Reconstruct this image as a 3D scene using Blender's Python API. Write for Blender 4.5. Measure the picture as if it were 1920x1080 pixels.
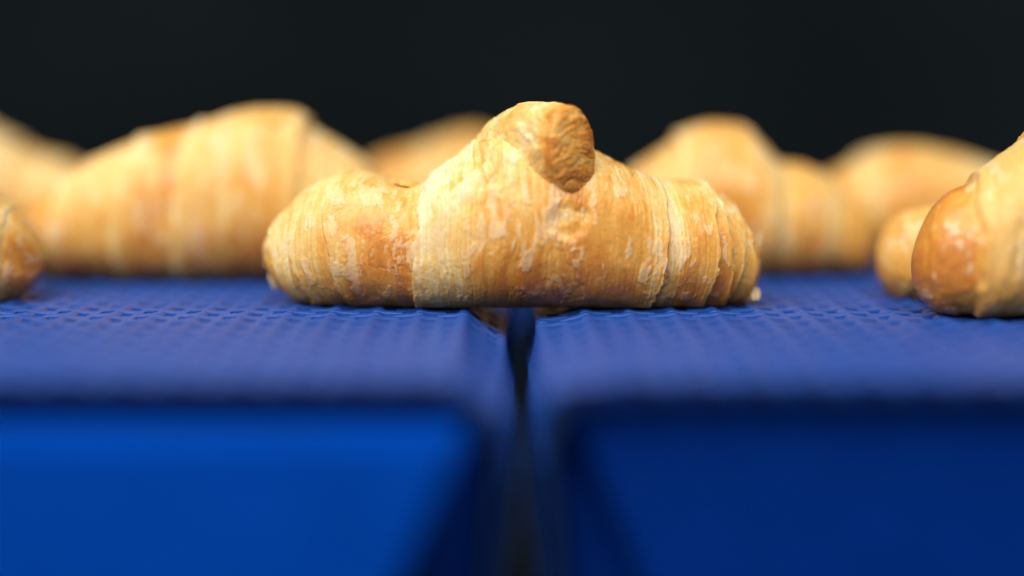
import bpy, bmesh, math, random
import numpy as np
from mathutils import Vector

for o in list(bpy.data.objects):
    bpy.data.objects.remove(o, do_unlink=True)
scene = bpy.context.scene
col = scene.collection
R = math.radians
MM = 0.001

# ------------------------------------------------------------------ camera
cam_d = bpy.data.cameras.new('camera')
cam = bpy.data.objects.new('camera', cam_d)
col.objects.link(cam)
cam.location = (0, -0.450, 0.0568)
cam.rotation_euler = (R(90) - math.atan(340 / 3000), 0, 0)
cam_d.sensor_width = 36
cam_d.lens = 56.25
cam_d.clip_start = 0.01
cam_d.clip_end = 50
cam_d.dof.use_dof = True
cam_d.dof.focus_distance = 0.447
cam_d.dof.aperture_fstop = 1.5
scene.camera = cam

# ------------------------------------------------------------------ world (dim indoor bounce light)
world = bpy.data.worlds.new('World')
scene.world = world
world.use_nodes = True
bg = world.node_tree.nodes['Background']
bg.inputs['Color'].default_value = (1.0, 0.93, 0.86, 1)
bg.inputs['Strength'].default_value = 0.13


# ------------------------------------------------------------------ hall lamp and an added fill
def area(name, loc, target, sx, sy, power, colour):
    d = bpy.data.lights.new(name, 'AREA')
    d.shape = 'RECTANGLE'
    d.size, d.size_y = sx, sy
    d.energy = power
    d.color = colour
    o = bpy.data.objects.new(name, d)
    col.objects.link(o)
    o.location = loc
    o.rotation_euler = (Vector(target) - Vector(loc)).to_track_quat('-Z', 'Y').to_euler()
    return o


area('ceiling_lamp', (-0.25, -0.72, 0.95), (0, 0.03, 0.0), 1.5, 1.1, 32.0, (1.0, 0.955, 0.875))
area('left_fill', (-1.10, -0.95, 0.75), (0, 0.0, 0.0), 0.8, 0.8, 3.0, (1.0, 0.98, 0.95))  # weak fill added from the left, no real source there

scene.view_settings.view_transform = 'Standard'
scene.view_settings.look = 'None'
scene.view_settings.exposure = 0.0
scene.view_settings.gamma = 1.0
scene.view_settings.use_curve_mapping = False


# ------------------------------------------------------------------ helpers
def link(o, parent=None):
    col.objects.link(o)
    if parent is not None:
        o.parent = parent
    return o


def obj(name, me, mat=None, parent=None):
    o = bpy.data.objects.new(name, me)
    if mat is not None and not me.materials:
        me.materials.append(mat)
    return link(o, parent)


def empty(name, loc=(0, 0, 0), rz=0.0):
    o = bpy.data.objects.new(name, None)
    o.empty_display_size = 0.01
    o.location = loc
    o.rotation_euler = (0, 0, rz)
    return link(o)


def tag(o, label=None, cat=None, group=None, kind=None):
    if label:
        o['label'] = label
    if cat:
        o['category'] = cat
    if group:
        o['group'] = group
    if kind:
        o['kind'] = kind
    return o


def smooth(me, on=True):
    me.polygons.foreach_set('use_smooth', [on] * len(me.polygons))


def mesh_from(name, verts, faces):
    me = bpy.data.meshes.new(name)
    me.from_pydata([tuple(v) for v in verts], [], [tuple(f) for f in faces])
    me.update()
    return me


def grid_mesh(name, V, wrap=True, cap=True):
    """V: (n, m, 3) array, rings of m points; built straight from arrays."""
    n, m, _ = V.shape
    idx = np.arange(n * m).reshape(n, m)
    if wrap:
        a = idx[:-1]
        b = np.roll(idx, -1, 1)[:-1]
        c = np.roll(idx, -1, 1)[1:]
        d = idx[1:]
    else:
        a, b, c, d = idx[:-1, :-1], idx[:-1, 1:], idx[1:, 1:], idx[1:, :-1]
    quads = np.stack([a, d, c, b], -1).reshape(-1, 4)
    me = bpy.data.meshes.new(name)
    me.vertices.add(n * m)
    me.vertices.foreach_set('co', V.reshape(-1).astype(np.float32))
    nq = len(quads)
    me.loops.add(nq * 4)
    me.loops.foreach_set('vertex_index', quads.reshape(-1).astype(np.int32))
    me.polygons.add(nq)
    me.polygons.foreach_set('loop_start', np.arange(0, nq * 4, 4, dtype=np.int32))
    me.polygons.foreach_set('use_smooth', np.ones(nq, dtype=bool))
    P = V.reshape(-1, 3)
    pa, pb, pc = P[quads[:, 0]], P[quads[:, 1]], P[quads[:, 2]]
    if np.sum(pa * np.cross(pb, pc)) < 0:
        me.loops.foreach_set('vertex_index', quads[:, ::-1].reshape(-1).astype(np.int32))
    me.update(calc_edges=True)
    me.validate()
    return me


def set_attr(me, name, data, kind):
    at = me.attributes.new(name, kind, 'POINT')
    if kind == 'FLOAT_COLOR':
        rgba = np.ones((len(data), 4), np.float32)
        rgba[:, :3] = data
        at.data.foreach_set('color', rgba.reshape(-1))
    else:
        at.data.foreach_set('value', data.astype(np.float32))


# ------------------------------------------------------------------ numpy noise
def _hash(ix, iy, iz, seed):
    h = (ix * 374761393 + iy * 668265263 + iz * 2147483647 + seed * 1274126177) & 0xFFFFFFFF
    h = ((h ^ (h >> 13)) * 1274126177) & 0xFFFFFFFF
    h = ((h ^ (h >> 16)) * 2246822519) & 0xFFFFFFFF
    return ((h ^ (h >> 15)) & 0xFFFFFF) / float(0xFFFFFF)


def vnoise(x, y, z=0.0, seed=0):
    """value noise in -1..1"""
    x, y, z = np.broadcast_arrays(np.asarray(x, float), np.asarray(y, float), np.asarray(z, float))
    ix, iy, iz = np.floor(x).astype(np.int64), np.floor(y).astype(np.int64), np.floor(z).astype(np.int64)
    fx, fy, fz = x - ix, y - iy, z - iz
    fx, fy, fz = [f * f * f * (f * (f * 6 - 15) + 10) for f in (fx, fy, fz)]
    out = 0
    for dx in (0, 1):
        for dy in (0, 1):
            for dz in (0, 1):
                w = (fx if dx else 1 - fx) * (fy if dy else 1 - fy) * (fz if dz else 1 - fz)
                out = out + w * _hash(ix + dx, iy + dy, iz + dz, seed)
    return out * 2 - 1


def fbm(x, y, z=0.0, seed=0, octs=4, gain=0.5):
    s, a, f, t = 0, 1.0, 1.0, 0
    for k in range(octs):
        s = s + a * vnoise(x * f, y * f, z * f, seed + 17 * k)
        t += a
        a *= gain
        f *= 2.03
    return s / t


def sstep(a, b, x):
    t = np.clip((x - a) / (b - a), 0, 1)
    return t * t * (3 - 2 * t)


def pchip(xk, yk, x):
    xk, yk = np.asarray(xk, float), np.asarray(yk, float)
    h = np.diff(xk)
    d = np.diff(yk) / h
    m = np.zeros_like(yk)
    m[0], m[-1] = d[0], d[-1]
    for i in range(1, len(xk) - 1):
        if d[i - 1] * d[i] > 0:
            w1, w2 = 2 * h[i] + h[i - 1], h[i] + 2 * h[i - 1]
            m[i] = (w1 + w2) / (w1 / d[i - 1] + w2 / d[i])
    x = np.clip(x, xk[0], xk[-1])
    i = np.clip(np.searchsorted(xk, x) - 1, 0, len(xk) - 2)
    t = (x - xk[i]) / h[i]
    t2, t3 = t * t, t * t * t
    return ((2 * t3 - 3 * t2 + 1) * yk[i] + (t3 - 2 * t2 + t) * h[i] * m[i]
            + (-2 * t3 + 3 * t2) * yk[i + 1] + (t3 - t2) * h[i] * m[i + 1])


# ------------------------------------------------------------------ materials
def new_mat(name):
    m = bpy.data.materials.new(name)
    m.use_nodes = True
    nt = m.node_tree
    return m, nt, nt.nodes['Principled BSDF']


def nd(nt, t, **kw):
    n = nt.nodes.new(t)
    for k, v in kw.items():
        setattr(n, k, v)
    return n


def mk_pastry():
    m, nt, b = new_mat('baked_pastry')
    L = nt.links
    at = nd(nt, 'ShaderNodeAttribute', attribute_name='crust')
    gl = nd(nt, 'ShaderNodeAttribute', attribute_name='gloss')
    tc = nd(nt, 'ShaderNodeTexCoord')
    n1 = nd(nt, 'ShaderNodeTexNoise')
    n1.inputs['Scale'].default_value = 900
    n1.inputs['Detail'].default_value = 5
    n1.inputs['Roughness'].default_value = 0.65
    n2 = nd(nt, 'ShaderNodeTexNoise')
    n2.inputs['Scale'].default_value = 260
    n2.inputs['Detail'].default_value = 3
    L.new(tc.outputs['Object'], n1.inputs['Vector'])
    L.new(tc.outputs['Object'], n2.inputs['Vector'])
    r = nd(nt, 'ShaderNodeMapRange')
    r.inputs['From Min'].default_value = 0.3
    r.inputs['From Max'].default_value = 0.7
    r.inputs['To Min'].default_value = 0.86
    r.inputs['To Max'].default_value = 1.12
    L.new(n1.outputs['Fac'], r.inputs['Value'])
    mx = nd(nt, 'ShaderNodeMix', data_type='RGBA', blend_type='MULTIPLY')
    mx.inputs['Factor'].default_value = 1.0
    L.new(at.outputs['Color'], mx.inputs['A'])
    cb = nd(nt, 'ShaderNodeCombineColor')
    for k in ('Red', 'Green', 'Blue'):
        L.new(r.outputs['Result'], cb.inputs[k])
    L.new(cb.outputs['Color'], mx.inputs['B'])
    L.new(mx.outputs['Result'], b.inputs['Base Color'])
    rg = nd(nt, 'ShaderNodeMapRange')
    rg.inputs['To Min'].default_value = 0.60
    rg.inputs['To Max'].default_value = 0.28
    L.new(gl.outputs['Fac'], rg.inputs['Value'])
    ra = nd(nt, 'ShaderNodeMath', operation='MULTIPLY_ADD')
    ra.inputs[1].default_value = 0.18
    L.new(n2.outputs['Fac'], ra.inputs[0])
    L.new(rg.outputs['Result'], ra.inputs[2])
    L.new(ra.outputs[0], b.inputs['Roughness'])
    b.inputs['Specular IOR Level'].default_value = 0.45
    b.inputs['Coat Roughness'].default_value = 0.16
    cw = nd(nt, 'ShaderNodeMath', operation='MULTIPLY')
    cw.inputs[1].default_value = 0.55
    L.new(gl.outputs['Fac'], cw.inputs[0])
    L.new(cw.outputs[0], b.inputs['Coat Weight'])
    b.inputs['Subsurface Weight'].default_value = 0.17
    b.inputs['Subsurface Radius'].default_value = (1.0, 0.55, 0.22)
    b.inputs['Subsurface Scale'].default_value = 0.0022
    bp = nd(nt, 'ShaderNodeBump')
    bp.inputs['Strength'].default_value = 0.5
    bp.inputs['Distance'].default_value = 0.0003
    L.new(n1.outputs['Fac'], bp.inputs['Height'])
    L.new(bp.outputs['Normal'], b.inputs['Normal'])
    return m


def mk_plastic(name, base, rough, var=0.15, spec=0.5, dust=0.0):
    m, nt, b = new_mat(name)
    L = nt.links
    tc = nd(nt, 'ShaderNodeTexCoord')
    n = nd(nt, 'ShaderNodeTexNoise')
    n.inputs['Scale'].default_value = 60
    n.inputs['Detail'].default_value = 5
    L.new(tc.outputs['Object'], n.inputs['Vector'])
    cr = nd(nt, 'ShaderNodeValToRGB')
    e = cr.color_ramp.elements
    e[0].position, e[1].position = 0.3, 0.7
    e[0].color = tuple(c * (1 - var) for c in base) + (1,)
    e[1].color = tuple(c * (1 + var) for c in base) + (1,)
    L.new(n.outputs['Fac'], cr.inputs['Fac'])
    src = cr.outputs['Color']
    if dust > 0:   # greasy flour film and crumbs' residue
        n3 = nd(nt, 'ShaderNodeTexNoise')
        n3.inputs['Scale'].default_value = 420
        n3.inputs['Detail'].default_value = 6
        n3.inputs['Roughness'].default_value = 0.7
        L.new(tc.outputs['Object'], n3.inputs['Vector'])
        mr = nd(nt, 'ShaderNodeMapRange')
        mr.inputs['From Min'].default_value = 0.48
        mr.inputs['From Max'].default_value = 0.75
        mr.inputs['To Max'].default_value = dust
        L.new(n3.outputs['Fac'], mr.inputs['Value'])
        mx = nd(nt, 'ShaderNodeMix', data_type='RGBA')
        L.new(mr.outputs['Result'], mx.inputs['Factor'])
        L.new(src, mx.inputs['A'])
        mx.inputs['B'].default_value = (0.42, 0.27, 0.24, 1)
        src = mx.outputs['Result']
    L.new(src, b.inputs['Base Color'])
    mr2 = nd(nt, 'ShaderNodeMapRange')
    mr2.inputs['To Min'].default_value = rough - 0.08
    mr2.inputs['To Max'].default_value = rough + 0.12
    L.new(n.outputs['Fac'], mr2.inputs['Value'])
    L.new(mr2.outputs['Result'], b.inputs['Roughness'])
    b.inputs['Specular IOR Level'].default_value = spec
    bp = nd(nt, 'ShaderNodeBump')
    bp.inputs['Strength'].default_value = 0.15
    bp.inputs['Distance'].default_value = 0.0003
    nb = nd(nt, 'ShaderNodeTexNoise')
    nb.inputs['Scale'].default_value = 700
    L.new(tc.outputs['Object'], nb.inputs['Vector'])
    L.new(nb.outputs['Fac'], bp.inputs['Height'])
    L.new(bp.outputs['Normal'], b.inputs['Normal'])
    return m


def mk_plain(name, base, rough, metal=0.0, scale=8, var=0.25):
    m, nt, b = new_mat(name)
    tc = nd(nt, 'ShaderNodeTexCoord')
    n = nd(nt, 'ShaderNodeTexNoise')
    n.inputs['Scale'].default_value = scale
    n.inputs['Detail'].default_value = 4
    nt.links.new(tc.outputs['Object'], n.inputs['Vector'])
    cr = nd(nt, 'ShaderNodeValToRGB')
    e = cr.color_ramp.elements
    e[0].position, e[1].position = 0.3, 0.7
    e[0].color = tuple(c * (1 - var) for c in base) + (1,)
    e[1].color = tuple(c * (1 + var) for c in base) + (1,)
    nt.links.new(n.outputs['Fac'], cr.inputs['Fac'])
    nt.links.new(cr.outputs['Color'], b.inputs['Base Color'])
    b.inputs['Roughness'].default_value = rough
    b.inputs['Metallic'].default_value = metal
    if not metal:
        b.inputs['Specular IOR Level'].default_value = 0.05
    return m


PASTRY = mk_pastry()
BELT = mk_plastic('blue_belt_plastic', (0.008, 0.066, 0.345), 0.38, 0.12, 0.38, dust=0.07)
PANEL = mk_plastic('blue_panel_plastic', (0.0, 0.044, 0.33), 0.6, 0.06, 0.02)
PANEL_SHADED = mk_plastic('shaded_panel_plastic', (0.0, 0.021, 0.185), 0.6, 0.06, 0.03)  # darker copy of the panel blue, shade put into the colour
STEEL = mk_plain('dull_steel', (0.25, 0.26, 0.27), 0.4, 1.0, 40, 0.15)
WALL = mk_plain('dark_wall_paint', (0.021, 0.031, 0.038), 0.8, 0.0, 1.2, 0.30)
FLOOR = mk_plain('dark_floor', (0.006, 0.005, 0.004), 0.7, 0.0, 3, 0.25)

# ------------------------------------------------------------------ setting
def sheet(name, pts, mat):
    o = obj(name, mesh_from(name, pts, [(0, 1, 2, 3)]), mat)
    return tag(o, kind='structure')


sheet('floor', [(-4, -2, -0.9), (4, -2, -0.9), (4, 2.6, -0.9), (-4, 2.6, -0.9)], FLOOR)
sheet('back_wall', [(-4, 2.6, -0.9), (4, 2.6, -0.9), (4, 2.6, 2.6), (-4, 2.6, 2.6)], WALL)

# ------------------------------------------------------------------ conveyors
PITCH = 12.15
SLOT = 6.0
Y0, Y1 = -119.0, 331.0
HZ = -2.35
KR = 2.25


def finger_profile(side, shrink):
    """closed xz polygon of one hinge finger; hinge centre at side*PITCH/2"""
    hx = PITCH / 2
    r = KR - shrink
    pts = [(-1.1, -0.85 - shrink), (hx - 2.3, -0.62 - shrink)]
    for k in range(10):
        a = R(118 - k * 26)
        pts.append((hx + r * math.cos(a), HZ + r * math.sin(a)))
    pts += [(-1.1, -4.4 + shrink)]
    return [(side * x, z) for x, z in pts]


def belt_module_mesh():
    V, F = [], []

    def prism(rings):
        n = len(rings[0][1])
        base = len(V)
        for y, prof in rings:
            V.extend((x * MM, y * MM, z * MM) for x, z in prof)
        for k in range(len(rings) - 1):
            for i in range(n):
                j = (i + 1) % n
                a = base + k * n
                F.append((a + i, a + j, a + n + j, a + n + i))
        F.append(tuple(base + i for i in reversed(range(n))))
        F.append(tuple(base + (len(rings) - 1) * n + i for i in range(n)))

    nslot = int((Y1 - Y0) / SLOT)
    for k in range(nslot):
        side = 1 if k % 2 == 0 else -1
        yc = Y0 + (k + 0.5) * SLOT
        w = SLOT / 2 - 0.65
        prism([(yc - w, finger_profile(side, 0.28)), (yc - w + 0.3, finger_profile(side, 0)),
               (yc + w - 0.3, finger_profile(side, 0)), (yc + w, finger_profile(side, 0.28))])
    bar = [(-1.25, -3.2), (-0.9, -2.9), (0.9, -2.9), (1.25, -3.2), (1.2, -4.3), (-1.2, -4.3)]
    prism([(Y0 + 0.05, bar), (Y0 + nslot * SLOT - 0.05, bar)])
    return mesh_from('belt_module', V, F)


def rod_mesh():
    V, F = [], []
    n = 10
    for y in (Y0 + 0.4, Y1 - 1.0):
        for k in range(n):
            a = 2 * math.pi * k / n
            V.append((1.4 * math.cos(a) * MM, y * MM, 1.4 * math.sin(a) * MM))
    for k in range(n):
        F.append((k, (k + 1) % n, n + (k + 1) % n, n + k))
    F.append(tuple(reversed(range(n))))
    F.append(tuple(range(n, 2 * n)))
    return mesh_from('hinge_rod', V, F)


MODULE = belt_module_mesh()
MODULE.materials.append(BELT)
ROD = rod_mesh()
ROD.materials.append(BELT)


def edge_shade_mesh():
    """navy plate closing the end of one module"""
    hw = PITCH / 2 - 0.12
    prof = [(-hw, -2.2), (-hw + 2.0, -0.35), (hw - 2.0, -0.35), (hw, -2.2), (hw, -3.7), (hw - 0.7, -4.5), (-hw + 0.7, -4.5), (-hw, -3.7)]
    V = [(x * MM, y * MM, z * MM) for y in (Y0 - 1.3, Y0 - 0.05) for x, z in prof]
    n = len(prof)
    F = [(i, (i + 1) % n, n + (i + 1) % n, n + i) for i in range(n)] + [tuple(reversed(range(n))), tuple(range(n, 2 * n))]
    return mesh_from('edge_shade_plate', V, F)


EDGE_SHADE = edge_shade_mesh()
EDGE_SHADE.materials.append(mk_plastic('navy_edge_shade', (0.0006, 0.012, 0.075), 0.5, 0.1, 0.15))  # dark colour paints the shade on belt edge and nose sides


def box_mesh(name, x0, x1, y0, y1, z0, z1, bev=0.0):
    bm = bmesh.new()
    bmesh.ops.create_cube(bm, size=1)
    for v in bm.verts:
        v.co = ((x0 if v.co.x < 0 else x1) * MM, (y0 if v.co.y < 0 else y1) * MM, (z0 if v.co.z < 0 else z1) * MM)
    if bev:
        bmesh.ops.bevel(bm, geom=bm.edges[:], offset=bev * MM, segments=3, affect='EDGES', profile=0.5)
    me = bpy.data.meshes.new(name)
    bm.to_mesh(me)
    bm.free()
    return me


def panel_mesh(name, outline, y0, y1, bev):
    """xz outline (mm) pushed from y0 to y1, edges rounded"""
    bm = bmesh.new()
    f = [bm.verts.new((x * MM, y0 * MM, z * MM)) for x, z in outline]
    b = [bm.verts.new((x * MM, y1 * MM, z * MM)) for x, z in outline]
    n = len(outline)
    bm.faces.new(f)
    bm.faces.new(list(reversed(b)))
    for i in range(n):
        j = (i + 1) % n
        bm.faces.new((f[j], f[i], b[i], b[j]))
    bmesh.ops.recalc_face_normals(bm, faces=bm.faces[:])
    bmesh.ops.bevel(bm, geom=bm.edges[:], offset=bev * MM, segments=3, affect='EDGES', profile=0.5)
    me = bpy.data.meshes.new(name)
    bm.to_mesh(me)
    bm.free()
    return me


def conveyor(sign, hx0, slopes, label):
    """sign -1: belt lies to the left of the transfer gap, +1: to the right"""
    root = empty('conveyor', (hx0 * MM, 0, 0))
    tag(root, label, 'conveyor', 'two conveyors meeting at the transfer gap')
    # hinge centres, from the far end to the nose and round it (x measured towards the gap)
    pts = [(-k * PITCH, HZ) for k in range(21, -1, -1)]
    x, z = pts[-1]
    for a in slopes:
        x += PITCH * math.cos(R(a))
        z -= PITCH * math.sin(R(a))
        pts.append((x, z))
    for i in range(len(pts) - 1):
        (xa, za), (xb, zb) = pts[i], pts[i + 1]
        ang = math.atan2(za - zb, xb - xa)
        o = bpy.data.objects.new('belt_module', MODULE)
        link(o, root)
        o.location = (-sign * (xa + xb) / 2 * MM, 0, (za + zb) / 2 * MM - HZ * MM * 0)
        # mesh hinge axis sits at z=HZ, so shift back along the module normal
        nx, nz = math.sin(ang), math.cos(ang)
        o.location.x += -sign * nx * (-HZ) * MM
        o.location.z += nz * (-HZ) * MM
        o.rotation_euler = (0, -sign * ang, 0)
        r = bpy.data.objects.new('hinge_rod', ROD)
        link(r, o)
        r.location = (-sign * PITCH / 2 * MM, 0, HZ * MM)
        link(bpy.data.objects.new('edge_shade_plate', EDGE_SHADE), o)
    return root


left = conveyor(-1, -13.6, [35, 80, 96, 98, 98, 98], 'left blue plastic modular belt conveyor whose side panel has a bright top ledge')
right = conveyor(1, 20.7, [11, 80, 92, 96, 96, 96], 'right blue plastic modular belt conveyor with recessed side panel darkened as shade')


def add_part(root, name, me, mat):
    o = obj(name, me, mat, root)
    o.location = (-root.location.x, 0, 0)
    return o


# side panels, nose bars, cross frames and legs
add_part(left, 'side_panel', panel_mesh('side_panel', [(-270, -8.2), (-9.5, -8.2), (-27, -46), (-38, -75), (-270, -75)], -144, -121.5, 1.0), PANEL)
add_part(right, 'side_panel', panel_mesh('side_panel', [(270, -8.5), (13.5, -8.5), (29, -46), (40, -75), (270, -75)], -114, -108, 0.8), PANEL_SHADED)
for root, sg, xc in ((left, -1, -18), (right, 1, 27)):
    add_part(root, 'wear_strip', box_mesh('wear_strip', *sorted((sg * 270, xc + sg * 2)), -82, -66, -16, -5.2, 1), PANEL)
    add_part(root, 'wear_strip', box_mesh('wear_strip', *sorted((sg * 270, xc + sg * 2)), 80, 110, -16, -5.2, 1), PANEL)
    xi = -5.5 if sg < 0 else 10.5
    add_part(root, 'nose_block', panel_mesh('nose_block', [(xi + sg * 10, -8.5), (xi + sg * 3.5, -14), (xi, -24), (xi + sg * 5.0, -74), (xi + sg * 34, -74), (xi + sg * 34, -8.5)], -104, -84, 1.5), PANEL_SHADED)
    add_part(root, 'frame_beam', box_mesh('frame_beam', *sorted((sg * 268, sg * 60)), -105, 326, -70, -50, 2), STEEL)
    add_part(root, 'leg', box_mesh('leg', *sorted((sg * 150, sg * 190)), -100, -60, -900, -70, 2), STEEL)
    add_part(root, 'leg', box_mesh('leg', *sorted((sg * 150, sg * 190)), 280, 320, -900, -70, 2), STEEL)

# ------------------------------------------------------------------ croissants
PALE = np.array((0.79, 0.54, 0.195))
CREAM = np.array((0.82, 0.68, 0.40))
GOLD = np.array((0.74, 0.36, 0.062))
ORANGE = np.array((0.62, 0.225, 0.026))
BROWN = np.array((0.38, 0.120, 0.018))
DARK = np.array((0.10, 0.032, 0.009))
FLAKE_SHEEN = np.array((0.82, 0.62, 0.38))  # pale flake crust with reflections of the glaze painted in


def ramp(t):
    ks = np.array([0.0, 0.22, 0.48, 0.70, 0.88, 1.0])
    cs = np.stack([CREAM, PALE, GOLD, ORANGE, BROWN, DARK])
    return np.stack([np.interp(t, ks, cs[:, i]) for i in range(3)], -1)


def shards(u, v, nv, seed):
    """cracked plates: random value of the nearest plate and distance to its rim; v wraps after nv cells"""
    iu, iv = np.floor(u).astype(np.int64), np.floor(v).astype(np.int64)
    f1 = np.full(u.shape, 9.0)
    f2 = np.full(u.shape, 9.0)
    val = np.zeros(u.shape)
    for du in (-1, 0, 1):
        for dv in (-1, 0, 1):
            cu, cv = iu + du, iv + dv
            cw = cv % nv
            ju, jv = _hash(cu, cw, 1, seed), _hash(cu, cw, 2, seed)
            dist = np.hypot(cu + ju - u, cv + jv - v)
            near = dist < f1
            f2 = np.where(near, f1, np.minimum(f2, dist))
            val = np.where(near, _hash(cu, cw, 3, seed), val)
            f1 = np.minimum(f1, dist)
    return val * 2 - 1, f2 - f1


def croissant_body(prof, bow, edges, pale, seed, nx, na, endr=(10, 10), endz=(15, 15), extra=None, rough=1.0, flakes=1.0, dark_ends=(0.0, 0.0), bake=0.0):
    """prof: (x, top, bottom, half depth) in mm along the roll; bow: (x, y) plan curve of the axis"""
    prof = np.array(prof, float)
    bow = np.array(bow, float)
    xl, xr = prof[0, 0], prof[-1, 0]
    ph = np.linspace(-math.pi / 2, math.pi / 2, nx)
    wgt = 0.35 * np.sin(ph) + 0.65 * ph / (math.pi / 2)
    # keep true square-root density at both ends
    ends = np.sin(ph)
    x1 = np.where(np.abs(wgt) > 0.9, wgt, wgt)
    x = (xl + xr) / 2 + (xr - xl) / 2 * (0.5 * x1 + 0.5 * ends)
    T = pchip(prof[:, 0], prof[:, 1], x)
    B = pchip(prof[:, 0], prof[:, 2], x)
    W = pchip(prof[:, 0], prof[:, 3], x)
    el = np.clip((xl + endr[0] - x) / endr[0], 0, 1)
    er = np.clip((x - (xr - endr[1])) / endr[1], 0, 1)
    fl = np.sqrt(np.maximum(0, 1 - el ** 2.4))
    fr = np.sqrt(np.maximum(0, 1 - er ** 2.4))
    e = np.maximum(fl * fr, 0.004)
    zc = np.where(x < (xl + xr) / 2, endz[0], endz[1])
    T = zc + (T - zc) * e
    B = zc + (B - zc) * e
    W = W * e
    a = np.linspace(0, 2 * math.pi, na, endpoint=False)
    X, A = np.meshgrid(x, a, indexing='ij')
    ca, sa = np.cos(A), np.sin(A)
    Yn = np.sign(ca) * np.abs(ca) ** 0.88
    Zn = np.where(sa > 0, np.abs(sa) ** 0.92, -np.abs(sa) ** 0.84)
    zm = (T + B) / 2
    hh = (T - B) / 2
    yb = pchip(bow[:, 0], bow[:, 1], x)
    dyb = np.gradient(yb, x)
    tl = np.sqrt(1 + dyb ** 2)
    nxv, nyv = -dyb / tl, 1 / tl
    off = W[:, None] * Yn
    V = np.stack([X + off * nxv[:, None], yb[:, None] + off * nyv[:, None], zm[:, None] + hh[:, None] * Zn], -1)

    def normals(V):
        dx = np.gradient(V, axis=0)
        da = np.roll(V, -1, 1) - np.roll(V, 1, 1)
        n = np.cross(da, dx)
        return n / np.maximum(np.linalg.norm(n, axis=-1, keepdims=True), 1e-9)

    N = normals(V)
    cen = np.stack([X, np.broadcast_to(yb[:, None], X.shape), np.broadcast_to(zm[:, None], X.shape)], -1)
    if np.mean(np.sum(N * (V - cen), -1)) < 0:
        N = -N
    endfade = np.clip(np.minimum(X - xl, xr - X) / 6.0, 0.0, 1.0) ** 0.7
    rad = 20.0
    # seamless coordinates round the roll
    cx, cy = np.cos(A) * rad, np.sin(A) * rad
    warp = 2.4 * fbm(X / 16, cx / 16, cy / 16, seed + 3, 3) + 0.5 * fbm(X / 4, cx / 6, cy / 6, seed + 4, 2)
    xw = X + warp
    d = 0.65 * fbm(X / 15, cx / 15, cy / 15, seed, 2) * rough
    palem = np.clip(np.interp(xw, [p[0] for p in pale], [p[1] for p in pale]), 0, 1)
    lam = np.zeros_like(X)
    for (x0, h, dr, slant, lw) in edges:
        xe = x0 + slant * sa + 1.1 * fbm(cx / 5, cy / 5, 0.3 + x0, seed + 9, 4, 0.6)
        q = dr * (X + 0.35 * warp - xe)            # >0 on the overlapping layer
        d = d + h * sstep(-0.35, 0.45, q) * np.exp(-np.maximum(q, 0) / 11.0)
        d = d - 0.45 * h * np.exp(-np.maximum(-q, 0) / 1.8) * (q < 0)
        l = np.where(q > 0, np.exp(-(q / lw) ** 2), np.exp(-(q / 1.2) ** 2))
        lam = np.maximum(lam, l)
    palem = np.clip(np.maximum(palem, 0.85 * lam), 0, 1)
    # fine lamination lines that run round the roll
    st1 = fbm(xw * 0.55, cx / 24, cy / 24, seed + 21, 3, 0.55)
    st2 = fbm((X + 0.5 * warp) * 2.1, cx / 18, cy / 18, seed + 22, 2)
    d = d + endfade * ((0.07 + 0.24 * palem) * st1 + (0.03 + 0.10 * palem) * st2)
    # blisters and wrinkles
    bl = fbm(V[..., 0] / 2.6, V[..., 1] / 2.6, V[..., 2] / 2.6, seed + 31, 3)
    d = d + 0.09 * bl * rough
    # lifted flakes with crisp rims; glaze sheen painted into their pale colour
    fn = fbm(xw / 2.7, cx / 6.5, cy / 6.5, seed + 41, 4, 0.6)
    patch = sstep(-0.25, 0.35, fbm(X / 13, cx / 13, cy / 13, seed + 44, 2))
    fm = sstep(0.17, 0.28, fn + 0.14 * (patch - 0.6)) * flakes
    d = d + 0.13 * fm * endfade
    fn2 = fbm(xw / 1.3, cx / 2.4, cy / 2.4, seed + 51, 3)
    fm2 = sstep(0.32, 0.50, fn2) * sstep(0.1, 0.5, patch) * flakes
    d = d + 0.08 * fm2 * endfade
    # broken plates of crust, long round the roll
    vv = A / (2 * math.pi)
    wv = 0.35 * fbm(X / 3, cx / 4, cy / 4, seed + 71, 2)
    p1, e1 = shards((xw + 1.2 * wv) / 3.4, vv * 15 + wv, 15, seed + 72)
    p2, e2 = shards((xw + 0.6 * wv) / 1.25, vv * 42 + wv * 1.5, 42, seed + 73)
    pk = (0.25 + 0.75 * patch)
    lines = (1 - np.abs(fbm((X + 0.5 * warp) * 1.15, cx / 30, cy / 30, seed + 74, 2))) ** 9
    d = d + endfade * (0.08 * p1 * pk + 0.04 * p2 * pk + 0.12 * lines * palem)
    crack = np.exp(-(e1 / 0.05) ** 2) * pk
    d = d - 0.06 * crack * endfade
    # colour of the crust
    low = fbm(X / 11, cx / 13, cy / 13, seed + 61, 3)
    med = fbm(X / 3.5, cx / 5, cy / 5, seed + 62, 3)
    t = 0.53 + bake + 0.27 * low + 0.15 * med
    t = t * (1 - 0.80 * palem) + 0.13 * palem
    t = t + 0.22 * st1 * (0.40 + palem) + 0.08 * st2 * (0.4 + palem)
    t = t + 0.08 * p1 * pk + 0.05 * p2 * pk + 0.04 * crack - 0.22 * lines * (0.35 + 0.65 * palem)
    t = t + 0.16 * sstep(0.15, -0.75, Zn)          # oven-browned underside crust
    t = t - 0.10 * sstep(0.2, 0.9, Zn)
    for k, (xe, sg) in enumerate(((xl, 1), (xr, -1))):
        q = (X - xe) * sg
        t = t + dark_ends[k] * np.exp(-(q / 7.0) ** 2)
    gloss = np.clip(0.35 + 1.1 * (t - 0.4) - 0.4 * palem, 0, 1)
    extra_c = None
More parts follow.
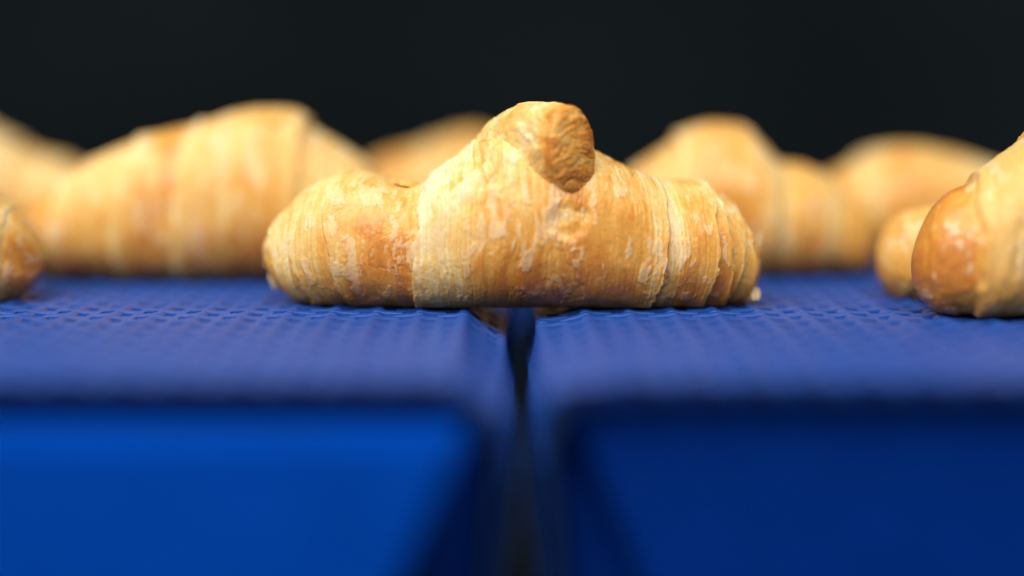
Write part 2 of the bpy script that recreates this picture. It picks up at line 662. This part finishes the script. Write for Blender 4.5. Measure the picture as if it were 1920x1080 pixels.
    if extra is not None:
        dd, dt, fmask = extra(V, X, A, N, seed)
        d = d + dd
        t = t + dt
        fm = np.maximum(fm, fmask)
    up = sstep(-0.95, -0.35, Zn)
    fm, fm2 = fm * up, fm2 * up
    t = np.where(t > 0.72, 0.72 + 0.45 * (t - 0.72), t)
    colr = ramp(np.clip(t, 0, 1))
    mixf = np.clip(0.44 * fm + 0.30 * fm2, 0, 0.6)[..., None]
    fcol = FLAKE_SHEEN * (1 - 0.22 * np.clip(low, -1, 1)[..., None])
    colr = colr * (1 - mixf) + fcol * mixf
    gloss = gloss * (1 - 0.7 * mixf[..., 0])
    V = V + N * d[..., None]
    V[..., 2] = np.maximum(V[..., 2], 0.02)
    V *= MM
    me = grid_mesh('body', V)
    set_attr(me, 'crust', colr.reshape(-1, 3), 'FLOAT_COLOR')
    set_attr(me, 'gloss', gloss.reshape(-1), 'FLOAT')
    me.materials.append(PASTRY)
    return me


def tongue(path, radii, tilt, seed, nr, na, end_dark=0.85, cap_rings=40):
    """pointed dough end: rings along a path, closed by a rough layered end face"""
    path = np.array(path, float)
    u = np.linspace(0, 1, nr)
    uk = np.linspace(0, 1, len(path))
    C = np.stack([pchip(uk, path[:, i], u) for i in range(3)], -1)
    radii = np.array(radii, float)
    ra = pchip(uk, radii[:, 0], u)
    rb = pchip(uk, radii[:, 1], u)
    tang = np.gradient(C, axis=0)
    tang /= np.linalg.norm(tang, axis=1, keepdims=True)
    up = np.array((0, 0, 1.0))
    side = np.cross(tang, up)
    side /= np.linalg.norm(side, axis=1, keepdims=True)
    upv = np.cross(side, tang)
    ct, st_ = math.cos(tilt), math.sin(tilt)
    s2, u2 = ct * side + st_ * upv, -st_ * side + ct * upv
    a = np.linspace(0, 2 * math.pi, na, endpoint=False)
    ca, sa = np.cos(a), np.sin(a)
    px = np.sign(ca) * np.abs(ca) ** 0.85
    pz = np.sign(sa) * np.abs(sa) ** 0.85
    narrow = 1 - 0.16 * np.clip(-pz, 0, 1)[None, :] * u[:, None]
    ring = C[:, None] + (ra[:, None] * narrow)[..., None] * px[None, :, None] * s2[:, None] + rb[:, None, None] * pz[None, :, None] * u2[:, None]
    nrm = px[None, :, None] * s2[:, None] + pz[None, :, None] * u2[:, None]
    nrm /= np.linalg.norm(nrm, axis=-1, keepdims=True)
    P = ring
    uu = np.broadcast_to(u[:, None], P.shape[:2])
    low = fbm(P[..., 0] / 7, P[..., 1] / 7, P[..., 2] / 7, seed, 3)
    fine = fbm(P[..., 0] / 1.6, P[..., 1] / 1.6, P[..., 2] / 1.6, seed + 1, 3)
    fl = sstep(0.12, 0.2, fbm(P[..., 0] / 3.2, P[..., 1] / 3.2, P[..., 2] / 3.2, seed + 2, 3))
    P = P + nrm * (0.8 * low + 0.22 * fine + 0.22 * fl)[..., None]
    t = 0.30 + 0.28 * low + 0.12 * fine - 0.12 * fl + (0.62 * sstep(0.80, 1.0, uu) if end_dark > 0 else 0) * (0.6 + 0.6 * low)
    t = t + 0.10 * sstep(-0.2, -0.9, np.broadcast_to(pz[None, :], t.shape))
    t = np.minimum(t, 0.74)
    # end face
    c0 = C[-1]
    last = P[-1]
    q = np.linspace(1, 0.004, cap_rings + 1)[1:]
    cap = c0 + (last[None] - c0) * q[:, None, None]
    lx = (cap - c0) @ s2[-1]
    lz = (cap - c0) @ u2[-1]
    dome = 2.6 * np.sqrt(1 - q[:, None] ** 2.8)
    # torn layers: arcs with deep slits between
    swirl = lz + 0.12 * lx + 0.05 * lx ** 2 + 1.2 * fbm(lx / 5, lz / 5, 0, seed + 5, 2)
    slit = fbm(swirl * 1.3, lx / 8, 0, seed + 6, 3, 0.6)
    hole = sstep(0.22, 0.45, fbm(swirl / 1.2, lx / 4.6, 3.3, seed + 7, 3))
    grain = fbm(lx / 0.8, lz / 0.8, 1.7, seed + 8, 3)
    rim = sstep(0.70, 0.98, q[:, None]) * np.ones_like(lx)
    pl, pe = shards(swirl / 1.7, lx / 5.5 + 50, 997, seed + 11)
    ps, qs = shards(swirl / 0.8, lx / 2.2 + 50, 997, seed + 12)
    dep = dome + 0.16 * pl + 0.10 * ps - 0.18 * np.exp(-(pe / 0.07) ** 2) + 0.05 * slit - 0.35 * hole * (1 - rim) + 0.20 * grain - 0.05
    cap = cap + tang[-1] * dep[..., None]
    tcap = 0.55 + 0.12 * pl + 0.08 * ps + 0.10 * slit + 0.20 * hole + 0.16 * grain + 0.30 * fbm(lx / 6, lz / 6, 5.5, seed + 9, 2)
    tcap = tcap - 0.10 * sstep(2, 9, lz - 0.3 * lx)
    tcap = np.clip(tcap, 0.36, 0.86)
    V = np.concatenate([P, cap], 0)
    T = np.concatenate([t, tcap], 0)
    V[..., 2] = np.maximum(V[..., 2], 0.02)
    me = grid_mesh('tip', V * MM)
    set_attr(me, 'crust', ramp(np.clip(T, 0, 1)).reshape(-1, 3), 'FLOAT_COLOR')
    set_attr(me, 'gloss', np.clip(0.3 + 0.5 * (T - 0.4), 0, 1).reshape(-1), 'FLOAT')
    me.materials.append(PASTRY)
    return me


def flake_mesh(w, h, curl, seed, t=0.15, th=0.11):
    """thin irregular curled shard of crust, thickness 0.25 mm"""
    n, m = 14, 10
    u, v = np.meshgrid(np.linspace(-1, 1, n), np.linspace(-1, 1, m), indexing='ij')
    edge = 1 + 0.55 * fbm(u * 2.2, v * 2.2, 0, seed, 3)
    s = np.sqrt(np.maximum(u ** 2, v ** 2)) / np.maximum(np.sqrt(u ** 2 + v ** 2), 1e-6)
    x, z = u * (0.5 + 0.5 * s) * w / 2 * edge, v * (0.5 + 0.5 * s) * h / 2 * edge
    y = curl * (v ** 2) * h / 2 + 1.6 * th * fbm(u * 2, v * 2, 4, seed + 3, 2)
    top = np.stack([x, y - th, z], -1)
    bot = np.stack([x, y + th, z], -1)[::-1]
    ring_in = np.concatenate([top, bot], 0)
    V = ring_in.reshape(2 * n, m, 3)
    idx = np.arange(2 * n * m).reshape(2 * n, m)
    F = []
    for i in range(2 * n):
        i2 = (i + 1) % (2 * n)
        for j in range(m - 1):
            F.append((idx[i, j], idx[i2, j], idx[i2, j + 1], idx[i, j + 1]))
    for i in range(n - 1):
        F.append((idx[i, 0], idx[2 * n - 1 - i, 0], idx[2 * n - 2 - i, 0], idx[i + 1, 0]))
        F.append((idx[i + 1, m - 1], idx[2 * n - 2 - i, m - 1], idx[2 * n - 1 - i, m - 1], idx[i, m - 1]))
    me = mesh_from('flake', V.reshape(-1, 3) * MM, [tuple(int(q) for q in f) for f in F])
    smooth(me)
    tt = np.clip(t + 0.25 * fbm(V[..., 0], V[..., 2], 2, seed + 5, 3), 0, 1)
    set_attr(me, 'crust', ramp(tt).reshape(-1, 3), 'FLOAT_COLOR')
    set_attr(me, 'gloss', np.full(tt.size, 0.2), 'FLOAT')
    me.materials.append(PASTRY)
    return me


def add_flake(root, loc, size, rot, seed, curl=0.2, t=0.15):
    o = obj('flake', flake_mesh(size[0], size[1], curl, seed, t), None, root)
    o.location = tuple(c * MM for c in loc)
    o.rotation_euler = tuple(R(c) for c in rot)
    return o


GROUP = 'croissants lying on the conveyor belts'
CROISS = {}


def croissant(key, label, loc, rz):
    r = empty('croissant', (loc[0] * MM, loc[1] * MM, 0), R(rz))
    tag(r, label, 'croissant', GROUP)
    CROISS[key] = r
    return r


# --- the sharp one in the middle (origin under its own centre)
def front_feature(V, X, A, N, seed):
    """torn, V shaped fold under the tip; crumpled skin left of it"""
    x, y, z = V[..., 0], V[..., 1], V[..., 2]
    front = sstep(20, 10, y)
    wob = 0.9 * fbm(x / 3, z / 3, 0, seed + 91, 3)
    q = np.hypot((x - 15.5 + wob) / 6.0, (z - 25.5 + wob) / 5.5)
    inside = sstep(1.15, 0.55, q) * front
    q2 = np.abs((z + 1.3 * wob) - (17.0 + 0.35 * np.abs(x - 15)))
    lip = np.exp(-(q2 / 0.6) ** 2) * sstep(9, 4, np.abs(x - 13)) * front * sstep(-0.2, 0.3, fbm(x / 2.5, z / 5, 3, seed + 96, 2))
    d = -0.9 * inside + 0.22 * inside * fbm(x / 2.6, z / 2.6, 2, seed + 95, 2) + 0.25 * lip
    dt = -0.34 * inside * (0.8 + 0.7 * fbm(x / 3, z / 3, 1, seed + 92, 2)) - 0.10 * lip
    ridge = 0.6 * lip
    # the skin sweeps up into the root of the tip
    g = np.full(x.shape, 99.0)
    tp = np.array(TIP_PATH)
    for k in range(len(tp) - 1):
        ab = tp[k + 1] - tp[k]
        tt = np.clip(((V - tp[k]) @ ab) / (ab @ ab), 0, 1)
        g = np.minimum(g, np.linalg.norm(V - tp[k] - tt[..., None] * ab, axis=-1) - 12.0)
    sweep = np.clip(5.0 - np.maximum(g, 0), 0, 5) ** 2 / 10.0
    d = d + sweep * sstep(6, -2, x) * sstep(24, 32, z)
    # crumpled skin at upper left
    cm = sstep(-34, -26, x) * sstep(8, -2, x) * sstep(25, 34, z)
    cr = 1 - np.abs(fbm(x / 6.5, y / 9, z / 7.5, seed + 93, 3, 0.5)) * 3.2
    d = d + 0.65 * cm * np.maximum(cr, -0.6)
    dt = dt - 0.06 * cm + 0.26 * cm * sstep(0.2, -0.6, cr)
    return d, dt, 0.75 * ridge


TIP_PATH = [(-3, 27, 33), (2, 19, 41.6), (9.2, 9, 44.8), (16.4, 0.4, 44.6)]
c0 = croissant('centre', 'sharply focused golden croissant bridging the gap between the two belts, tip standing up', (0, -11), 0)
prof = [(-74.5, 20.5, 10.5, 7), (-73, 22.0, 8.0, 11), (-67.5, 27.4, 1.5, 15.5), (-61, 32.4, -0.4, 18.5), (-54, 36.9, -0.8, 20), (-47.5, 37.6, -0.8, 21), (-41, 36.4, -0.8, 21), (-35, 34.6, -0.8, 21),
        (-28, 34.0, -0.8, 21.0), (-25.4, 35.4, -0.8, 22.0), (-22, 38.6, -0.8, 23.0), (-17, 41.6, -0.8, 24.2), (-10, 44.6, -0.8, 25.2), (-4, 46.8, -0.8, 25.6), (4, 48.4, -0.8, 25.8), (10, 48.4, -0.8, 25.4),
        (16, 47.2, -0.8, 25), (23, 45.0, -0.8, 24.4), (29, 42.0, -0.8, 23.4), (35.5, 38.4, -0.8, 22.2), (43.5, 34.4, -0.8, 21.0), (53, 33.0, -0.8, 20.0), (60, 31.6, -0.7, 19.0), (66, 27.2, -0.6, 17.5), (71, 22.5, -0.4, 16), (74, 18, 0.4, 13.5)]
prof = [(x * 0.925, a, b, c) for x, a, b, c in prof]
bow = [(-76, 41), (-60, 34), (-40, 27.5), (-20, 23.5), (0, 22.5), (20, 23.5), (40, 27), (60, 32), (76, 38)]
edges = [(-24.0, 1.1, 1, 2.0, 6.0), (-46, 0.8, 1, -2, 3.5), (-56, 1.0, 1, -2.5, 3.0), (-63, 1.0, 1, -3, 2.5), (-68, 0.8, 1, -2, 1.5),
         (38, 1.3, -1, 2.0, 5.0), (52, 1.5, -1, 1.5, 2.6), (56.5, 1.4, -1, -1.0, 1.6), (60, 1.3, -1, 1.5, 1.4), (63.5, 1.2, -1, -0.5, 1.0), (66.2, 0.8, -1, 0.5, 0.8)]
pale = [(-76, .55), (-68, .45), (-60, .75), (-50, .65), (-43, .30), (-34, .05), (-26, .15), (-22.5, .95), (-12, .85), (-6, .35), (6, .15), (16, .10), (28, .20), (34, .55), (40, .90), (45, .25), (55, .15), (61, .5), (67, .45), (72, .15), (76, .1)]
obj('body', croissant_body(prof, bow, edges, pale, 11, 860, 540, (3, 4.5), (15.5, 11), front_feature, dark_ends=(0.0, 0.22), bake=0.07), None, c0)
obj('tip', tongue(TIP_PATH, [(12, 13), (11.0, 13.8), (9.4, 13.4), (7.8, 12.6)], R(-12), 77, 150, 260), None, c0)
add_flake(c0, (72.6, 35, 12), (2.0, 12, 0), (0, 8, 20), 3, 0.15, 0.05)
add_flake(c0, (-70.6, 33, 5.0), (2.4, 5.5, 0), (10, -10, -10), 4, 0.2, 0.10)
add_flake(c0, (-72.6, 36, 12), (1.8, 5, 0), (0, 20, -20), 5, 0.2, 0.05)
add_flake(c0, (53.5, 27, 34.6), (2.6, 3.2, 0), (-20, 10, 10), 6, 0.3, 0.18)
add_flake(c0, (62.5, 33, 29.6), (3.0, 2.6, 0), (-20, 40, 10), 7, 0.3, 0.10)
add_flake(c0, (-29.5, 18, 35.2), (8.5, 3.4, 0), (-62, 12, 10), 8, 0.25, 0.45)

# --- the others
def other(key, label, loc, rz, prof, bow, edges, pale, seed, res=(260, 170), tip=None, endr=(12, 12), endz=(14, 14), dark=(0.1, 0.1), flakes=1.0, zs=1.0):
    prof = [(x, t * zs, b, w) for x, t, b, w in prof]
    r = croissant(key, label, loc, rz)
    pale = [(p, 0.75 * v) for p, v in pale]
    obj('body', croissant_body(prof, bow, edges, pale, seed, res[0], res[1], endr, endz, None, dark_ends=dark, flakes=flakes, bake=0.04), None, r)
    if tip:
        obj('tip', tongue(*tip, seed + 5, 60, 90, cap_rings=18), None, r)
    return r


BOW = [(-76, 6), (-40, 2), (0, 0), (40, 2), (76, 6)]
EDG = [(-24, 1.6, 1, 3, 6), (-45, 1.2, 1, 2, 4), (-60, 1, 1, 2, 3), (26, 1.6, -1, 3, 6), (46, 1.2, -1, 2, 4), (60, 1, -1, 1, 3)]
PAL = [(-76, .3), (-60, .7), (-50, .1), (-42, .7), (-32, .1), (-22, .8), (-10, .2), (10, .15), (22, .8), (33, .1), (44, .7), (54, .1), (62, .6), (76, .2)]

# behind left: long left slope, peak right of its middle
other('behind_left', 'large blurred croissant with high peak behind and left of the sharp one', (-98.5, 85), 0,
      [(-65, 26, 0, 15), (-55, 31, -.8, 18), (-44, 39, -.8, 20), (-30, 46.5, -.8, 22.5), (-11, 52.2, -.8, 24), (-2, 54, -.8, 25), (6, 57, -.8, 25.5), (15, 58.8, -.8, 25.5), (26, 58, -.8, 25),
       (33, 52.5, -.8, 24), (44, 43.5, -.8, 22), (53, 36, -.8, 20), (62, 28, -.6, 17), (70, 22, 0, 14)],
      BOW, [(-50, 1.3, 1, 2, 4), (-28, 1.5, 1, 3, 5), (-8, 1.2, 1, 3, 4), (28, 1.4, -1, 2, 6), (48, 1.2, -1, 2, 4)],
      [(-66, .5), (-58, .2), (-46, .05), (-36, .75), (-26, .6), (-18, .05), (-4, .15), (3, .7), (12, .35), (20, .1), (27, .3), (31, .95), (48, .9), (60, .4), (70, .3)], 23,
      tip=([(20, 10, 38), (22, 0, 41), (23, -9, 40), (23, -15, 38)], [(11, 12), (11, 12), (10, 11), (8, 9)], 0.2), zs=0.945)
# behind right
other('behind_right', 'blurred golden croissant with rounded peak behind the right end of the sharp one', (72.5, 98), 0,
      [(-56, 24, 0, 14), (-46, 28, -.8, 17), (-33, 36, -.8, 20), (-23, 43.5, -.8, 22.5), (-14, 51, -.8, 24), (-4, 54.6, -.8, 25), (5, 53.5, -.8, 25), (11, 47, -.8, 24.5),
       (16, 41, -.8, 23), (25, 39.6, -.8, 22), (34, 35, -.8, 20), (46, 26, -.6, 17), (54, 21, 0, 13)],
      BOW, [(-34, 1.2, 1, 2, 4), (-18, 1.4, 1, 2, 5), (13, 1.5, -1, 2, 5), (33, 1.2, -1, 2, 4)],
      [(-56, .3), (-42, .7), (-30, .5), (-22, .45), (-12, .6), (-6, .1), (4, .1), (10, .5), (17, .85), (24, .3), (29, .1), (35, .55), (42, .1), (54, .2)], 37,
      dark=(0.1, 0.15), zs=0.93)
# far right
other('far_right', 'strongly blurred low croissant far back behind the right end of the row', (150, 143), 0,
      [(-60, 20, 0, 13), (-48, 26, -.8, 17), (-36, 32.5, -.8, 19), (-24, 40, -.8, 22), (-13, 45.5, -.8, 24), (-3, 47, -.8, 25), (10, 45, -.8, 24), (27, 38, -.8, 22), (40, 30, -.8, 19), (54, 24, -.6, 16), (62, 20, 0, 13)],
      BOW, EDG, PAL, 53, zs=0.90)
# far middle
other('far_middle', 'dimly blurred croissant farthest back, mostly hidden behind the sharp one', (-14, 205), 0,
      [(-66, 22, 0, 13), (-55, 31, -.8, 17), (-44, 36.5, -.8, 19), (-34, 42.5, -.8, 22), (-20, 46.5, -.8, 24), (-9, 51.5, -.8, 25), (-1, 53, -.8, 25), (8, 50, -.8, 24), (24, 43, -.8, 22), (40, 33, -.8, 19), (54, 26, -.6, 16), (64, 20, 0, 13)],
      BOW, EDG, [(p, v * 0.5) for p, v in PAL], 67, dark=(0.2, 0.2), zs=0.88)
# far left
other('far_left', 'pale blurred croissant at the left border, partly hidden by the large blurred one', (-222, 180), 0,
      [(-60, 20, 0, 13), (-44, 30, -.8, 18), (-20, 46, -.8, 23), (0, 58, -.8, 25), (12, 58, -.8, 25), (22, 51.5, -.8, 24), (32, 45.5, -.8, 22), (41, 41, -.8, 21), (53, 36.5, -.8, 19), (64, 30, -.6, 17), (72, 24, 0, 14)],
      BOW, EDG, [(p, min(1, v + .35)) for p, v in PAL], 71, zs=0.88)
# left border, only its rounded end shows
other('left_end', 'crisp browned croissant end poking in at the left border', (-209.5, 22), 0,
      [(-70, 24, 0, 14), (-50, 34, -.8, 19), (-20, 46, -.8, 24), (0, 50, -.8, 25), (20, 46, -.8, 24), (40, 38, -.8, 21), (52, 33, -.8, 19), (60, 28, -.6, 16), (69.5, 24, 0.3, 13)],
      BOW, [(44, 0.8, -1, 2, 4), (60, 0.35, -1, 1, 2)], [(-76, .3), (30, .3), (45, .7), (54, .75), (60, .45), (64, .1), (76, .0)], 83, res=(420, 300), endr=(12, 17), endz=(14, 11), dark=(0, 0.12), zs=1.06)
# right border: crescent whose two horns point left
r8 = croissant('right_front', 'curved croissant at the right border with both horns pointing left', (150, -2), 0)


def crescent_body(seed, nx, na):
    """horseshoe: spine given in plan, tube radius along it"""
    K = np.array([(-38.5, -4, 12.4, 0.4), (-34, -6, 14.6, 0), (-23, -9, 17.4, 0), (-10, -9, 22.4, 0), (8, -3, 27, 0), (18, 10, 27, 0), (18, 24, 25, 0), (8, 34, 20, 0), (-6, 36, 15.5, 0), (-20, 35, 12.2, 0), (-30, 32.0, 11.6, 0.2), (-39.5, 29.5, 9.6, 0.4)], float)
    seglen = np.r_[0, np.cumsum(np.hypot(np.diff(K[:, 0]), np.diff(K[:, 1])))]
    L = seglen[-1]
    ph = np.linspace(-math.pi / 2, math.pi / 2, nx)
    s = L / 2 + L / 2 * (0.6 * np.sin(ph) + 0.4 * ph / (math.pi / 2))
    px, py, rr = [pchip(seglen, K[:, i], s) for i in range(3)]
    for _ in range(30):
        px[1:-1] = (px[:-2] + px[1:-1] * 2 + px[2:]) / 4
        py[1:-1] = (py[:-2] + py[1:-1] * 2 + py[2:]) / 4
    e = np.sqrt(np.maximum(0, 1 - np.clip((11 - s) / 11, 0, 1) ** 2.2)) * np.sqrt(np.maximum(0, 1 - np.clip((s - (L - 8)) / 8, 0, 1) ** 2.2))
    e = np.maximum(e, 0.004)
    tx, ty = np.gradient(px, s), np.gradient(py, s)
    tn = np.hypot(tx, ty)
    nxv, nyv = -ty / tn, tx / tn
    a = np.linspace(0, 2 * math.pi, na, endpoint=False)
    S, A = np.meshgrid(s, a, indexing='ij')
    ca, sa = np.cos(A), np.sin(A)
    Zn = np.where(sa > 0, np.abs(sa) ** 0.92, -np.abs(sa) ** 0.75)
    rh = rr * 1.06
    wv = np.minimum(rr, 19)
    off = (wv * e)[:, None] * ca
    V = np.stack([px[:, None] + off * nxv[:, None], py[:, None] + off * nyv[:, None], rh[:, None] + (rh * e)[:, None] * Zn], -1)
    cx, cy = np.cos(A) * 18, np.sin(A) * 18
    warp = 2.0 * fbm(S / 16, cx / 16, cy / 16, seed + 3, 3)
    xw = S + warp
    st1 = fbm(xw * 0.8, cx / 26, cy / 26, seed + 21, 3, 0.6)
    N = np.stack([ca * nxv[:, None], ca * nyv[:, None], sa], -1)
    d = 0.8 * fbm(S / 14, cx / 14, cy / 14, seed, 3) + 0.3 * st1 * e[:, None]
    pm = np.interp(xw, [0, 13, 16, 24, 30, 40, 60, 80, 95, 110, 118, L - 20, L - 8, L], [0, 0, .75, .85, .7, .5, .6, .2, .6, .2, .5, .45, .5, .3])
    for x0, h, dr in ((15, 2.0, 1), (32, 1.6, 1), (50, 1.4, 1), (L - 4, 0.8, -1), (L - 8, 0.9, -1), (L - 14, 1.0, -1), (L - 34, 1.2, -1)):
        q = dr * (xw - x0)
        d = d + h * sstep(-0.5, 0.6, q) * np.exp(-np.maximum(q, 0) / 11)
    fm = sstep(0.2, 0.28, fbm(xw / 2.7, cx / 6, cy / 6, seed + 41, 4, 0.6))
    p1, e1 = shards(xw / 3.2, A / (2 * math.pi) * 13, 13, seed + 72)
    p2, e2 = shards(xw / 1.3, A / (2 * math.pi) * 34, 34, seed + 73)
    d = d + e[:, None] * (0.12 * p1 + 0.08 * p2)
    d = d + 0.2 * fm + 0.2 * fbm(V[..., 0] / 2.5, V[..., 1] / 2.5, V[..., 2] / 2.5, seed + 31, 3)
    t = 0.54 + 0.22 * fbm(S / 11, cx / 13, cy / 13, seed + 61, 3) + 0.12 * st1 + 0.06 * p1 + 0.05 * p2
    t = t * (1 - 0.75 * pm) + 0.14 * pm + 0.12 * sstep(15, 9, xw) + 0.12 * sstep(0.1, -0.8, Zn)
    t = np.where(t > 0.70, 0.70 + 0.4 * (t - 0.70), t)
    c = ramp(np.clip(t, 0, 1))
    c = c * (1 - 0.5 * fm[..., None]) + FLAKE_SHEEN * 0.5 * fm[..., None]  # flake patches, glaze sheen included in the colour
    V = V + N * d[..., None]
    V[..., 2] = np.maximum(V[..., 2], 0.02)
    me = grid_mesh('body', V * MM)
    set_attr(me, 'crust', c.reshape(-1, 3), 'FLOAT_COLOR')
    set_attr(me, 'gloss', np.clip(0.3 + (t - 0.4), 0, 1).reshape(-1), 'FLOAT')
    me.materials.append(PASTRY)
    return me


obj('body', crescent_body(97, 420, 220), None, r8)

# --- crumbs on the belt
def crumb(label, loc, size, seed, t):
    rnd = random.Random(seed)
    bm = bmesh.new()
    bmesh.ops.create_icosphere(bm, subdivisions=2, radius=1)
    for v in bm.verts:
        k = 1 + rnd.uniform(-0.3, 0.3)
        v.co = (v.co.x * size[0] * k * MM, v.co.y * size[1] * k * MM, v.co.z * size[2] * k * MM)
    zmin = min(v.co.z for v in bm.verts)
    for v in bm.verts:
        v.co.z -= zmin
    me = bpy.data.meshes.new('crumb')
    bm.to_mesh(me)
    bm.free()
    n = len(me.vertices)
    tt = np.clip(t + 0.1 * np.array([rnd.uniform(-1, 1) for _ in range(n)]), 0, 1)
    set_attr(me, 'crust', ramp(tt), 'FLOAT_COLOR')
    set_attr(me, 'gloss', np.full(n, 0.2), 'FLOAT')
    o = obj('crumb', me, PASTRY)
    o.location = tuple(c * MM for c in loc)
    return tag(o, label, 'crumb')


crumb('pale yellow crumb on the belt beside the right end of the sharp croissant', (70.0, 10, 0.05), (1.6, 1.5, 2.4), 5, 0.12)
